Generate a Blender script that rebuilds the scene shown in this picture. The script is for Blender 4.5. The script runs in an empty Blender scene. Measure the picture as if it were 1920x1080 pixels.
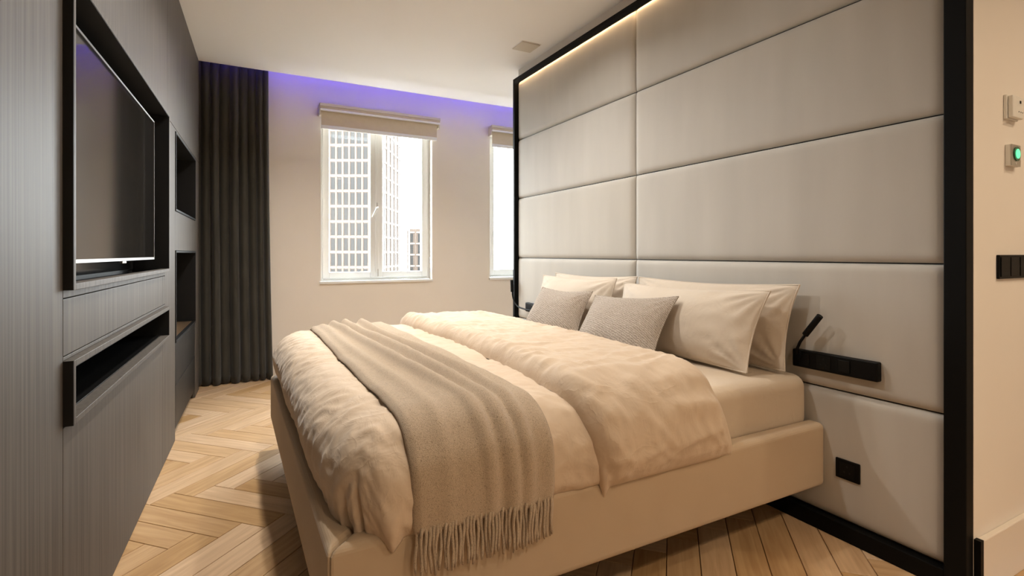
import bpy, bmesh, math, random
from mathutils import Vector, Matrix, noise

random.seed(7)
scene = bpy.context.scene
col = scene.collection
R = math.radians

# ------------------------------------------------------------------ camera
CAM_H = 1.2
F_PX = 960.0                       # focal length in pixels of the 1920 x 1080 frame
YAW = math.atan((960 - 455) / F_PX)
cam_d = bpy.data.cameras.new('camera')
cam = bpy.data.objects.new('camera', cam_d)
col.objects.link(cam)
cam.location = (0, 0, CAM_H)
cam.rotation_euler = (R(90), 0, -YAW)
cam_d.sensor_width = 36
cam_d.lens = F_PX / 1920 * 36
cam_d.shift_y = -64 / 1920
cam_d.clip_start = 0.05
cam_d.clip_end = 2000
scene.camera = cam

# ------------------------------------------------------------------ view, world, lights
scene.view_settings.view_transform = 'Standard'
scene.view_settings.look = 'None'
scene.view_settings.gamma = 1
scene.view_settings.use_curve_mapping = False
scene.view_settings.exposure = 0.86

SKY = 14.5
DOWNLIGHT_W = 9.0
LED_WARM = 16.0
LED_BLUE = 26.0
WARM = (1.0, 0.79, 0.56)          # hall lamps
SOFT = (1.0, 0.94, 0.86)          # bedroom lamps

world = bpy.data.worlds.new('overcast_sky')
scene.world = world
world.use_nodes = True
bg = world.node_tree.nodes['Background']
bg.inputs['Color'].default_value = (0.93, 0.97, 1.0, 1)
bg.inputs['Strength'].default_value = SKY

# ------------------------------------------------------------------ materials
def mat(name):
    m = bpy.data.materials.new(name)
    m.use_nodes = True
    nt = m.node_tree
    b = nt.nodes['Principled BSDF']
    return m, nt, b

def plain(name, color, rough=0.5, metal=0.0, spec=0.5, sheen=0.0, emit=None, es=0.0, coat=0.0):
    m, nt, b = mat(name)
    b.inputs['Base Color'].default_value = (*color, 1)
    b.inputs['Roughness'].default_value = rough
    b.inputs['Metallic'].default_value = metal
    b.inputs['Specular IOR Level'].default_value = spec
    b.inputs['Sheen Weight'].default_value = sheen
    b.inputs['Coat Weight'].default_value = coat
    if emit:
        b.inputs['Emission Color'].default_value = (*emit, 1)
        b.inputs['Emission Strength'].default_value = es
    return m

def node(nt, t, **kw):
    n = nt.nodes.new(t)
    for k, v in kw.items():
        setattr(n, k, v)
    return n

def textured(name, c1, c2, scale=(1, 1, 1), nscale=5, detail=6, rough=0.5, bump=0.1, bscale=None,
             bdist=0.005, sheen=0.0, spec=0.5, per_object=0.0, distortion=0.0, r2=None):
    """noise colour between c1 and c2 in object space, with a bump of its own"""
    m, nt, b = mat(name)
    L = nt.links.new
    tc = node(nt, 'ShaderNodeTexCoord')
    mp = node(nt, 'ShaderNodeMapping')
    mp.inputs['Scale'].default_value = scale
    L(tc.outputs['Object'], mp.inputs['Vector'])
    vec = mp.outputs['Vector']
    if per_object:
        oi = node(nt, 'ShaderNodeObjectInfo')
        mu = node(nt, 'ShaderNodeMath', operation='MULTIPLY')
        mu.inputs[1].default_value = 37.0
        L(oi.outputs['Random'], mu.inputs[0])
        ad = node(nt, 'ShaderNodeVectorMath', operation='ADD')
        L(vec, ad.inputs[0]); L(mu.outputs[0], ad.inputs[1])
        vec = ad.outputs[0]
    nz = node(nt, 'ShaderNodeTexNoise')
    nz.inputs['Scale'].default_value = nscale
    nz.inputs['Detail'].default_value = detail
    nz.inputs['Distortion'].default_value = distortion
    L(vec, nz.inputs['Vector'])
    cr = node(nt, 'ShaderNodeValToRGB')
    cr.color_ramp.elements[0].position = 0.3
    cr.color_ramp.elements[1].position = 0.7
    cr.color_ramp.elements[0].color = (*c1, 1)
    cr.color_ramp.elements[1].color = (*c2, 1)
    L(nz.outputs['Fac'], cr.inputs['Fac'])
    out = cr.outputs['Color']
    if per_object:
        hs = node(nt, 'ShaderNodeHueSaturation')
        mr = node(nt, 'ShaderNodeMapRange')
        mr.inputs['To Min'].default_value = 1 - per_object
        mr.inputs['To Max'].default_value = 1 + per_object
        L(oi.outputs['Random'], mr.inputs['Value'])
        L(mr.outputs[0], hs.inputs['Value'])
        mr2 = node(nt, 'ShaderNodeMapRange')
        mr2.inputs['To Min'].default_value = 1.12
        mr2.inputs['To Max'].default_value = 0.85
        L(oi.outputs['Random'], mr2.inputs['Value'])
        L(mr2.outputs[0], hs.inputs['Saturation'])
        L(out, hs.inputs['Color'])
        out = hs.outputs['Color']
    L(out, b.inputs['Base Color'])
    b.inputs['Roughness'].default_value = rough
    b.inputs['Specular IOR Level'].default_value = spec
    b.inputs['Sheen Weight'].default_value = sheen
    b.inputs['Sheen Roughness'].default_value = 0.4
    if bump:
        src = nz.outputs['Fac']
        if bscale:
            n2 = node(nt, 'ShaderNodeTexNoise')
            n2.inputs['Scale'].default_value = bscale
            n2.inputs['Detail'].default_value = 4
            L(vec, n2.inputs['Vector'])
            src = n2.outputs['Fac']
        bp = node(nt, 'ShaderNodeBump')
        bp.inputs['Strength'].default_value = bump
        bp.inputs['Distance'].default_value = bdist
        L(src, bp.inputs['Height'])
        L(bp.outputs['Normal'], b.inputs['Normal'])
    return m

M = {}
M['paint'] = textured('wall_paint', (.80, .745, .68), (.82, .765, .70), nscale=3, rough=.85, bump=.03, bscale=90, bdist=.002, spec=.2)
M['ceil'] = textured('ceiling_paint', (.83, .81, .78), (.84, .82, .79), nscale=2, rough=.9, bump=.02, bscale=80, bdist=.002, spec=.2)
M['trim'] = plain('baseboard_paint', (.76, .70, .62), .5)
M['white'] = plain('white_lacquer', (.82, .83, .82), .35)
M['sash'] = plain('window_frame_paint', (.80, .81, .79), .4)
M['veneer'] = textured('dark_oak_veneer', (.058, .049, .040), (.122, .105, .088), scale=(20, 20, .35), nscale=4, detail=10,
                       rough=.55, bump=.03, bdist=.001, spec=.30)
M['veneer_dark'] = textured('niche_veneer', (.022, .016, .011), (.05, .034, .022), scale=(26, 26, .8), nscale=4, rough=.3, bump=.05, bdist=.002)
M['veneer_shelf'] = textured('niche_shelf', (.10, .065, .035), (.16, .10, .055), scale=(20, .8, 20), nscale=4, rough=.35, bump=.05, bdist=.002)
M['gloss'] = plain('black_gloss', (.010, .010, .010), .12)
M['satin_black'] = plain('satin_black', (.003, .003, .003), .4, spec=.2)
M['black_oak'] = textured('near_black_oak', (.012, .011, .010), (.030, .028, .025), scale=(20, 20, .35), nscale=4, detail=8, rough=.5, bump=.03, bdist=.001, spec=.25)  # drawer fronts: same grain as the veneer, much darker tone
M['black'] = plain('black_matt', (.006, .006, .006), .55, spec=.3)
M['frame'] = plain('black_metal_frame', (.004, .004, .004), .55, spec=.12)
M['silver'] = plain('brushed_silver', (.62, .61, .58), .3, 1.0)
M['bezel'] = plain('dull_silver', (.30, .29, .27), .45, 1.0)
M['screen'] = plain('screen_glass', (.010, .009, .008), .08, spec=.5)
M['suede'] = textured('suede', (.48, .455, .413), (.53, .503, .458), scale=(1, 2.6, .5), nscale=2.2, detail=5, rough=.78, bump=.10,
                      bscale=240, bdist=.0015, sheen=.25, spec=.25, per_object=.02)
M['base_fabric'] = textured('bed_upholstery', (.47, .36, .25), (.52, .405, .285), nscale=3, rough=.85, bump=.1, bscale=260, bdist=.0012, sheen=.15, spec=.2)
def linen_material(name, c1, c2, crease=.5, stretch=(5, 9, 7), weave=900, rough=.8):
    """soft cloth: faint colour change, ridged creases and a fine weave"""
    m = textured(name, c1, c2, nscale=4, rough=rough, bump=0, sheen=.2, spec=.25)
    nt = m.node_tree; L = nt.links.new
    b = nt.nodes['Principled BSDF']
    tc = next(n for n in nt.nodes if n.type == 'TEX_COORD')
    prev = None
    for sc, st, dist, strg in ((stretch, 1.0, .010, crease), ((stretch[1]*2.2, stretch[0]*3.0, stretch[2]*2), 1.0, .0045, crease*.8)):
        mp = node(nt, 'ShaderNodeMapping'); mp.inputs['Scale'].default_value = sc
        mp.inputs['Rotation'].default_value = (0, 0, R(18))
        L(tc.outputs['Object'], mp.inputs['Vector'])
        nz = node(nt, 'ShaderNodeTexNoise'); nz.inputs['Scale'].default_value = 1.0
        nz.inputs['Detail'].default_value = 3; nz.inputs['Distortion'].default_value = .8
        L(mp.outputs['Vector'], nz.inputs['Vector'])
        sb = node(nt, 'ShaderNodeMath', operation='SUBTRACT'); sb.inputs[1].default_value = .5
        ab = node(nt, 'ShaderNodeMath', operation='ABSOLUTE')
        L(nz.outputs['Fac'], sb.inputs[0]); L(sb.outputs[0], ab.inputs[0])
        sq = node(nt, 'ShaderNodeMath', operation='POWER'); sq.inputs[1].default_value = .7
        L(ab.outputs[0], sq.inputs[0])
        bp = node(nt, 'ShaderNodeBump', invert=True)
        bp.inputs['Strength'].default_value = strg; bp.inputs['Distance'].default_value = dist
        L(sq.outputs[0], bp.inputs['Height'])
        if prev: L(prev.outputs['Normal'], bp.inputs['Normal'])
        prev = bp
    nz = node(nt, 'ShaderNodeTexNoise'); nz.inputs['Scale'].default_value = weave
    L(tc.outputs['Object'], nz.inputs['Vector'])
    bp = node(nt, 'ShaderNodeBump'); bp.inputs['Strength'].default_value = .12; bp.inputs['Distance'].default_value = .001
    L(nz.outputs['Fac'], bp.inputs['Height']); L(prev.outputs['Normal'], bp.inputs['Normal'])
    L(bp.outputs['Normal'], b.inputs['Normal'])
    return m
M['linen'] = linen_material('linen_duvet', (.60, .475, .355), (.66, .53, .40), .5)
M['pillowcase'] = linen_material('pillow_linen', (.57, .49, .40), (.62, .535, .44), .35, (6, 5, 5))
M['sheet'] = linen_material('fitted_sheet', (.55, .45, .34), (.59, .485, .37), .2)
M['curtain'] = textured('curtain_cloth', (.040, .037, .030), (.056, .052, .043), scale=(1, 1, .4), nscale=8, rough=.8, bump=.1, bscale=300, bdist=.001, sheen=.25, spec=.2)
M['oak'] = textured('oak_plank', (.46, .285, .145), (.62, .415, .23), scale=(1.0, 13, 13), nscale=3.2, detail=8, rough=.42, bump=.10,
                    bdist=.0015, per_object=.14, distortion=.6, spec=.4)
M['joint'] = plain('floor_joint', (.15, .09, .045), .8)
M['blind'] = textured('blind_cloth', (.60, .51, .40), (.63, .54, .43), nscale=20, rough=.85, bump=.05, bdist=.001)
M['cassette'] = plain('blind_rail', (.62, .56, .47), .4)
M['plate'] = plain('switch_black', (.003, .003, .003), .5, spec=.15)
M['device'] = plain('device_white', (.78, .76, .71), .4)
M['brick'] = textured('pale_brick', (.060, .043, .032), (.072, .052, .040), nscale=2, rough=.9, bump=0)
M['concrete'] = textured('pale_concrete', (.105, .096, .088), (.12, .11, .10), nscale=1, rough=.9, bump=0)
M['window_far'] = plain('far_glass', (.021, .0205, .020), .6, spec=.15)
M['street'] = textured('street_ground', (.10, .10, .10), (.14, .14, .135), nscale=.2, rough=.9, bump=0)
M['led_warm'] = plain('led_warm', (1, .8, .6), .5, emit=(1.0, .66, .36), es=LED_WARM)
M['led_blue'] = plain('led_blue', (.3, .25, 1), .5, emit=(.13, .09, 1.0), es=LED_BLUE)
M['lamp_glow'] = plain('downlight_glow', (1, .9, .8), .5, emit=(1.0, .78, .52), es=6.0)
M['green_glow'] = plain('green_led', (.1, .7, .35), .3, emit=(.10, .85, .36), es=.7)
M['green_dark'] = plain('green_ring', (.01, .10, .045), .25)
M['thread'] = plain('seam_thread', (.30, .23, .16), .9)

def glass_material():
    m, nt, b = mat('window_glass')
    nt.nodes.remove(b)
    out = nt.nodes['Material Output']
    tr = node(nt, 'ShaderNodeBsdfTransparent')
    tr.inputs['Color'].default_value = (.97, .985, .98, 1)
    gl = node(nt, 'ShaderNodeBsdfGlossy')
    gl.inputs['Roughness'].default_value = .02
    mx = node(nt, 'ShaderNodeMixShader')
    mx.inputs[0].default_value = .05
    nt.links.new(tr.outputs[0], mx.inputs[1])
    nt.links.new(gl.outputs[0], mx.inputs[2])
    nt.links.new(mx.outputs[0], out.inputs['Surface'])
    return m
M['glass'] = glass_material()

def knit_material(name, c1, c2, ang, freq, rough=.95, bump=.7, bdist=.004, boucle=False):
    """woven wool: fine noisy ribs crossed with a knobbly noise"""
    m, nt, b = mat(name)
    L = nt.links.new
    tc = node(nt, 'ShaderNodeTexCoord')
    mp = node(nt, 'ShaderNodeMapping')
    mp.inputs['Rotation'].default_value = ang
    L(tc.outputs['Object'], mp.inputs['Vector'])
    wv = node(nt, 'ShaderNodeTexWave')
    wv.inputs['Scale'].default_value = freq
    wv.inputs['Distortion'].default_value = 6.0
    wv.inputs['Detail'].default_value = 3
    wv.inputs['Detail Scale'].default_value = 2.5
    L(mp.outputs['Vector'], wv.inputs['Vector'])
    nz = node(nt, 'ShaderNodeTexNoise')
    nz.inputs['Scale'].default_value = freq * 9
    nz.inputs['Detail'].default_value = 3
    L(mp.outputs['Vector'], nz.inputs['Vector'])
    ad = node(nt, 'ShaderNodeMath', operation='ADD')
    if boucle:
        # looped yarn: thin winding ridges
        nb = node(nt, 'ShaderNodeTexNoise')
        nb.inputs['Scale'].default_value = 230; nb.inputs['Detail'].default_value = 1.5; nb.inputs['Distortion'].default_value = 1.2
        L(tc.outputs['Object'], nb.inputs['Vector'])
        sb = node(nt, 'ShaderNodeMath', operation='SUBTRACT'); sb.inputs[1].default_value = .5
        ab = node(nt, 'ShaderNodeMath', operation='ABSOLUTE')
        ml = node(nt, 'ShaderNodeMath', operation='MULTIPLY_ADD'); ml.inputs[1].default_value = -3.2; ml.inputs[2].default_value = .95
        L(nb.outputs['Fac'], sb.inputs[0]); L(sb.outputs[0], ab.inputs[0]); L(ab.outputs[0], ml.inputs[0])
        L(ml.outputs[0], ad.inputs[0])
    else:
        L(wv.outputs['Fac'], ad.inputs[0])
    L(nz.outputs['Fac'], ad.inputs[1])
    cr = node(nt, 'ShaderNodeValToRGB')
    cr.color_ramp.elements[0].position = .35
    cr.color_ramp.elements[1].position = .95
    cr.color_ramp.elements[0].color = (*c1, 1)
    cr.color_ramp.elements[1].color = (*c2, 1)
    hf = node(nt, 'ShaderNodeMath', operation='MULTIPLY')
    hf.inputs[1].default_value = .55
    L(ad.outputs[0], hf.inputs[0])
    L(hf.outputs[0], cr.inputs['Fac'])
    L(cr.outputs['Color'], b.inputs['Base Color'])
    b.inputs['Roughness'].default_value = rough
    b.inputs['Specular IOR Level'].default_value = .15
    b.inputs['Sheen Weight'].default_value = .3
    bp = node(nt, 'ShaderNodeBump')
    bp.inputs['Strength'].default_value = bump
    bp.inputs['Distance'].default_value = bdist
    L(ad.outputs[0], bp.inputs['Height'])
    L(bp.outputs['Normal'], b.inputs['Normal'])
    return m
M['throw'] = knit_material('wool_throw', (.33, .255, .175), (.68, .535, .39), (R(20), R(30), R(38)), 62, bump=.6, bdist=.003, boucle=True)
M['cushion'] = knit_material('ribbed_cushion', (.31, .255, .205), (.56, .48, .405), (R(40), R(15), R(25)), 38, bump=.6)

# ------------------------------------------------------------------ mesh helpers
class MB:
    def __init__(self):
        self.v = []; self.f = []
    def box(self, x0, x1, y0, y1, z0, z1):
        n = len(self.v)
        self.v += [(x0, y0, z0), (x1, y0, z0), (x1, y1, z0), (x0, y1, z0), (x0, y0, z1), (x1, y0, z1), (x1, y1, z1), (x0, y1, z1)]
        self.f += [(n, n+3, n+2, n+1), (n+4, n+5, n+6, n+7), (n, n+1, n+5, n+4), (n+1, n+2, n+6, n+5), (n+2, n+3, n+7, n+6), (n+3, n, n+4, n+7)]
        return self
    def prism(self, pts, z0, z1):
        n = len(self.v); k = len(pts)
        self.v += [(x, y, z0) for x, y in pts] + [(x, y, z1) for x, y in pts]
        self.f += [tuple(n+i for i in reversed(range(k))), tuple(n+k+i for i in range(k))]
        self.f += [(n+i, n+(i+1) % k, n+k+(i+1) % k, n+k+i) for i in range(k)]
        return self
    def tube(self, pts, r, seg=8, cap=True):
        pts = [Vector(p) for p in pts]
        n0 = len(self.v)
        rr = r if isinstance(r, (list, tuple)) else [r]*len(pts)
        prev = None
        for i, p in enumerate(pts):
            d = (pts[min(i+1, len(pts)-1)] - pts[max(i-1, 0)]).normalized()
            if prev is None:
                up = Vector((0, 0, 1)) if abs(d.z) < .9 else Vector((1, 0, 0))
                a = d.cross(up).normalized()
            else:
                a = (prev - d*prev.dot(d)).normalized()
            prev = a
            b = d.cross(a)
            for k in range(seg):
                t = 2*math.pi*k/seg
                self.v.append(tuple(p + (a*math.cos(t) + b*math.sin(t))*rr[i]))
        for i in range(len(pts)-1):
            for k in range(seg):
                q = n0+i*seg; w = (k+1) % seg
                self.f.append((q+k, q+w, q+seg+w, q+seg+k))
        if cap:
            self.f.append(tuple(n0+k for k in reversed(range(seg))))
            e = n0+(len(pts)-1)*seg
            self.f.append(tuple(e+k for k in range(seg)))
        return self
    def disc(self, c, axis, r, h, seg=24):
        c = Vector(c); axis = Vector(axis).normalized()
        return self.tube([c, c+axis*h], r, seg)
    def grid(self, fn, nu, nv):
        n = len(self.v)
        for i in range(nu+1):
            for j in range(nv+1):
                self.v.append(tuple(fn(i/nu, j/nv)))
        for i in range(nu):
            for j in range(nv):
                a = n+i*(nv+1)+j
                self.f.append((a, a+nv+1, a+nv+2, a+1))
        return self
    def build(self, name, m, parent=None, bevel=0, seg=2, smooth=False, kind=None):
        me = bpy.data.meshes.new(name)
        me.from_pydata(self.v, [], self.f)
        me.update()
        if smooth:
            for p in me.polygons: p.use_smooth = True
        o = bpy.data.objects.new(name, me)
        col.objects.link(o)
        if m is not None: me.materials.append(m)
        if parent is not None: o.parent = parent
        if bevel:
            b = o.modifiers.new('bevel', 'BEVEL')
            b.width = bevel; b.segments = seg; b.limit_method = 'ANGLE'; b.angle_limit = R(40)
            b.harden_normals = False
        if kind: o['kind'] = kind
        return o

def fix_normals(o):
    bm = bmesh.new(); bm.from_mesh(o.data)
    bmesh.ops.recalc_face_normals(bm, faces=bm.faces)
    bm.to_mesh(o.data); bm.free()
    return o

def empty(name, loc=(0, 0, 0), rz=0.0):
    o = bpy.data.objects.new(name, None)
    o.empty_display_size = .1
    o.location = loc; o.rotation_euler = (0, 0, rz)
    col.objects.link(o)
    return o

def tag(o, label, cat, group=None):
    o['label'] = label; o['category'] = cat
    if group: o['group'] = group
    return o

def struct(o, label=None):
    o['kind'] = 'structure'
    if label: o['label'] = label
    return o

def bx(*a):
    return MB().box(*a)

# ------------------------------------------------------------------ room dimensions (metres)
CEIL = 2.91
WY = 5.53            # inner face of the window wall
HX = 2.27            # wall behind the headboard
HY0, HY1 = .836, 4.195
ZS = [.07, .615, 1.163, 1.710, 2.250, 2.785]
W1 = (.705, 1.890); W2 = (2.610, 3.795)
WZ0, WZ1 = .906, 2.62
XL, XR, YB = -1.20, 4.25, -1.6

# ------------------------------------------------------------------ floor: herringbone oak
fl = struct(bx(XL-.1, XR+.1, YB-.1, WY+.1, -.12, -.012).build('floor', M['joint']), 'herringbone oak plank floor')
PW, PL = .1255, .682
p_ = Vector((1, -1)).normalized(); q_ = Vector((1, 1)).normalized()
C0 = Vector((-.269, 2.494))
reg = (-.46, 3.3, -.2, WY - .005)   # where planks are laid one by one
gap = .0015
plank_mesh = {}
def plank_bm(L_, W_):
    bm = bmesh.new()
    bmesh.ops.create_cube(bm, size=1)
    for v in bm.verts:
        v.co = Vector((v.co.x*(L_-2*gap), v.co.y*(W_-2*gap), v.co.z*.012-.006))
    top = [e for e in bm.edges if all(v.co.z > -.001 for v in e.verts)]
    bmesh.ops.bevel(bm, geom=top, offset=.0014, segments=1, affect='EDGES')
    return bm
shared = bpy.data.meshes.new('plank')
_b = plank_bm(PL, PW); _b.to_mesh(shared); _b.free()
shared.materials.append(M['oak'])
planks = 0
extra = []
def blocked(c):
    # hidden footprints: behind the headboard wall block, inside the wardrobe
    return (c.x > 2.5 and 1.0 < c.y < 4.0) or c.y < -1.3
for i in range(-40, 41):
    for j in range(-10, 11):
        base = C0 + (p_+q_)*PW*i + (p_-q_)*PL*j
        for kind in (0, 1):
            if kind == 0:
                c = base - p_*PL/2 + q_*PW/2; ax = p_
            else:
                c = base + p_*PW/2 + q_*(PW-PL/2); ax = q_
            rot = math.atan2(ax.y, ax.x)
            pts = [c + ax*sx*PL/2 + Vector((-ax.y, ax.x))*sy*PW/2 for sx in (-1, 1) for sy in (-1, 1)]
            if max(p.x for p in pts) < reg[0] or min(p.x for p in pts) > reg[1] or max(p.y for p in pts) < reg[2] or min(p.y for p in pts) > reg[3]:
                continue
            if blocked(c) or (c.x > 2.6 and c.y < .9): 
                if not (c.x < 3.4 and c.y < .9): continue
            mw = Matrix.Translation((c.x, c.y, 0)) @ Matrix.Rotation(rot, 4, 'Z')
            cut = [q for q in pts if q.x < reg[0] or q.x > reg[1] or q.y < reg[2] or q.y > reg[3]]
            me = shared
            if cut:
                bm = plank_bm(PL, PW)
                inv = mw.inverted()
                for co, no in (((reg[0], 0, 0), (-1, 0, 0)), ((reg[1], 0, 0), (1, 0, 0)), ((0, reg[2], 0), (0, -1, 0)), ((0, reg[3], 0), (0, 1, 0))):
                    bmesh.ops.bisect_plane(bm, geom=bm.verts[:]+bm.edges[:]+bm.faces[:], plane_co=inv @ Vector(co),
                                           plane_no=inv.to_3x3() @ Vector(no), clear_outer=True)
                if len(bm.faces) < 3:
                    bm.free(); continue
                me = bpy.data.meshes.new('plank'); bm.to_mesh(me); bm.free()
                me.materials.append(M['oak'])
            o = bpy.data.objects.new('plank', me)
            o.parent = fl
            o.matrix_local = mw
            col.objects.link(o)
            planks += 1

# ------------------------------------------------------------------ walls and ceiling
CE = 5.30            # where the ceiling stops in front of the light cove
m = MB()
m.box(XL, XR, YB, CE, CEIL, CEIL+.10)
m.box(XL, XR, CE-.35, WY+.22, 3.10, 3.18)
m.box(XL, XR, CE-.37, CE-.35, CEIL+.10, 3.18)
struct(m.build('ceiling', M['ceil']), 'off-white plaster ceiling with a light cove at the window wall')

T = .24
m = MB()
xs = [XL, W1[0], W1[1], W2[0], W2[1], XR]
for a, b in ((0, 1), (2, 3), (4, 5)):
    m.box(xs[a], xs[b], WY, WY+T, 0, 3.10)
for w in (W1, W2):
    m.box(w[0], w[1], WY, WY+T, 0, WZ0)
    m.box(w[0], w[1], WY, WY+T, WZ1, 3.10)
struct(m.build('wall_window', M['paint']), 'warm white wall with two windows')
struct(bx(XL-.12, XL, YB, WY+T, 0, 3.18).build('wall_left', M['paint']))
struct(bx(XR, XR+.12, YB, WY+T, 0, 3.18).build('wall_right', M['paint']))
struct(bx(XL-.12, XR+.12, YB-.12, YB, 0, 3.18).build('wall_back', M['paint']))
struct(MB().prism([(HX, HY0), (XR, HY0), (XR, HY0+.15), (HX+.15, HY0+.15), (HX+.15, HY1-.01), (HX, HY1-.01)], 0, CEIL).build('wall_headboard', M['paint']), 'warm white partition wall carrying the headboard')

def baseboard(name, poly):
    o = MB().prism(poly, 0, .197).build(name, M['trim'], bevel=.004)
    return struct(o)
baseboard('baseboard_window', [(.26, WY-.018), (XR, WY-.018), (XR, WY), (.26, WY)])
b = baseboard('baseboard_right', [(HX+.022, HY0-.02), (XR, HY0-.02), (XR, HY0), (HX+.022, HY0)])
bx(HX, HX+.0215, HY0-.0205, HY0-.0005, 0, .199).build('end_cap', M['frame'], b)

# ------------------------------------------------------------------ windows
def ring(mb, x0, x1, y0, y1, z0, z1, w, wb=None):
    wb = wb or w
    mb.box(x0, x0+w, y0, y1, z0, z1)
    mb.box(x1-w, x1, y0, y1, z0, z1)
    mb.box(x0+w, x1-w, y0, y1, z0, z0+wb)
    mb.box(x0+w, x1-w, y0, y1, z1-w, z1)
    return mb

def window(name, w):
    x0, x1 = w
    root = empty(name, (x0, WY, WZ0)); root['kind'] = 'structure'
    root['label'] = 'white double casement window with a chrome handle'
    def add(mb, n, m_, parent=root, **k):
        o = mb.build(n, m_, None, **k)
        o.parent = parent
        o.matrix_parent_inverse = Matrix.Translation((-x0, -WY, -WZ0))
        return o
    y0 = WY+.10
    add(ring(MB(), x0, x1, y0, y0+.07, WZ0+.012, WZ1, .040), 'window_frame', M['sash'], bevel=.003)
    xm = (x0+x1)/2 - .012
    for a, b_ in ((x0+.028, xm+.002), (xm-.002+.004, x1-.028)):
        s = add(ring(MB(), a, b_, y0-.018, y0+.045, WZ0+.036, WZ1-.03, .066), 'sash', M['sash'], bevel=.005)
        g = bx(a+.06, b_-.06, y0+.012, y0+.020, WZ0+.095, WZ1-.09).build('pane', M['glass'])
        g.parent = root; g.matrix_parent_inverse = Matrix.Translation((-x0, -WY, -WZ0))
    add(bx(xm-.012, xm+.016, y0-.030, y0-.0185, WZ0+.1, WZ1-.03), 'meeting_strip', M['sash'], bevel=.003)
    # handle
    hz = WZ0+.80
    h = add(bx(xm-.004, xm+.012, y0-.040, y0-.0305, hz-.03, hz+.05), 'handle', M['silver'], bevel=.003)
    hb = MB().tube([(xm+.004, y0-.042, hz), (xm+.004, y0-.062, hz), (xm-.004, y0-.066, hz-.01), (xm-.05, y0-.066, hz-.11)], .0075, 8)
    l = hb.build('lever', M['silver'], None, smooth=True)
    l.parent = h
    add(bx(xm+.010, xm+.022, y0-.036, y0-.0305, WZ0+.05, WZ0+.13), 'bolt', M['silver'], bevel=.002)
    add(bx(x1-.0125, x1-.0005, WY+.03, WY+.042, WZ0+.19, WZ0+.26), 'blind_stop', M['silver'], bevel=.002)
    add(bx(x0-.012, x1+.004, WY-.022, WY+.095, WZ0-.014, WZ0+.012), 'window_sill', M['white'], bevel=.003)
    return root
window('window_1', W1)
window('window_2', W2)

def blind(w, label):
    x0, x1 = w[0]-.022, w[1]+.065
    root = empty('roller_blind', ((x0+x1)/2, WY-.05, 2.46))
    tag(root, label, 'blind')
    inv = Matrix.Translation((-(x0+x1)/2, -(WY-.05), -2.46))
    def add(mb, n, m_, **k):
        o = mb.build(n, m_, root, **k); o.matrix_parent_inverse = inv; return o
    add(bx(x0, x1, WY-.105, WY-.001, 2.685, 2.715), 'top_board', M['cassette'], bevel=.003)
    add(bx(x0+.004, x1-.004, WY-.100, WY-.080, 2.662, 2.684), 'front_rail', M['blind'], bevel=.003, seg=3)
    add(bx(x0+.004, x1-.004, WY-.104, WY-.082, 2.640, 2.6615), 'front_strip', M['white'], bevel=.004, seg=3)
    add(MB().tube([(x0+.012, WY-.045, 2.640), (x1-.012, WY-.045, 2.640)], .030, 16), 'roller', M['blind'], smooth=True)
    add(bx(x0+.016, x1-.036, WY-.078, WY-.0755, 2.500, 2.655), 'cloth', M['blind'])
    add(bx(x0+.016, x1-.036, WY-.084, WY-.070, 2.462, 2.500), 'bottom_bar', M['white'], bevel=.005, seg=3)
    add(bx(x0+.001, x0+.011, WY-.079, WY-.001, 2.600, 2.684), 'bracket', M['cassette'])
    add(bx(x1-.011, x1-.001, WY-.079, WY-.001, 2.600, 2.684), 'bracket', M['cassette'])
blind(W1, 'beige roller blind rolled up above the window beside the dark curtain')
blind(W2, 'beige roller blind above the window half hidden behind the headboard')

# ------------------------------------------------------------------ curtain
def curtain():
    root = empty('curtain', (-.05, 5.42, 0))
    tag(root, 'dark olive grey pleated full-length curtain beside the window', 'curtain')
    inv = Matrix.Translation((.05, -5.42, 0))
    x0, x1 = -.400, .205
    def fn(u, v):
        s, z = u, .012 + v*2.985
        flare = (1-v)**2
        x = x0 + (x1+.035*flare-x0)*s
        ph = 2*math.pi*(s*9.0 + .30*math.sin(5.1*s+1) + .22*noise.noise(Vector((s*4, v*1.3, 3))))
        amp = .036*(1-.45*v**6)*(.95+.9*noise.noise(Vector((s*6, v*.9, 9))))
        y = 5.405 + amp*math.sin(ph) + .012*math.sin(ph*.5+1.3)*(1-v)
        x += .012*math.cos(ph) + .010*flare*math.sin(s*9)
        return (x, y, z + .006*math.sin(ph)*(1-v)**8)
    o = MB().grid(fn, 260, 40).build('curtain_cloth', M['curtain'], root, smooth=True)
    o.matrix_parent_inverse = inv
    s = o.modifiers.new('thickness', 'SOLIDIFY'); s.thickness = .004; s.offset = 0
    t = bx(-.42, XR-.4, 5.395, 5.42, 3.02, 3.04).build('curtain_track', M['white'], root)
    t.matrix_parent_inverse = inv
curtain()

# blue light strip lying on the ceiling edge inside the cove
led = empty('cove_light', (1.9, CE-.05, CEIL+.10))
tag(led, 'blue light strip hidden in the ceiling cove above the windows', 'light strip')
inv = Matrix.Translation((-1.9, -(CE-.05), -(CEIL+.10)))
o = bx(-.35, 4.1, CE-.060, CE-.035, CEIL+.102, CEIL+.112).build('profile', M['white'], led); o.matrix_parent_inverse = inv
o = bx(-.35, 4.1, CE-.055, CE-.040, CEIL+.1122, CEIL+.118).build('diffuser', M['led_blue'], led); o.matrix_parent_inverse = inv

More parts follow.
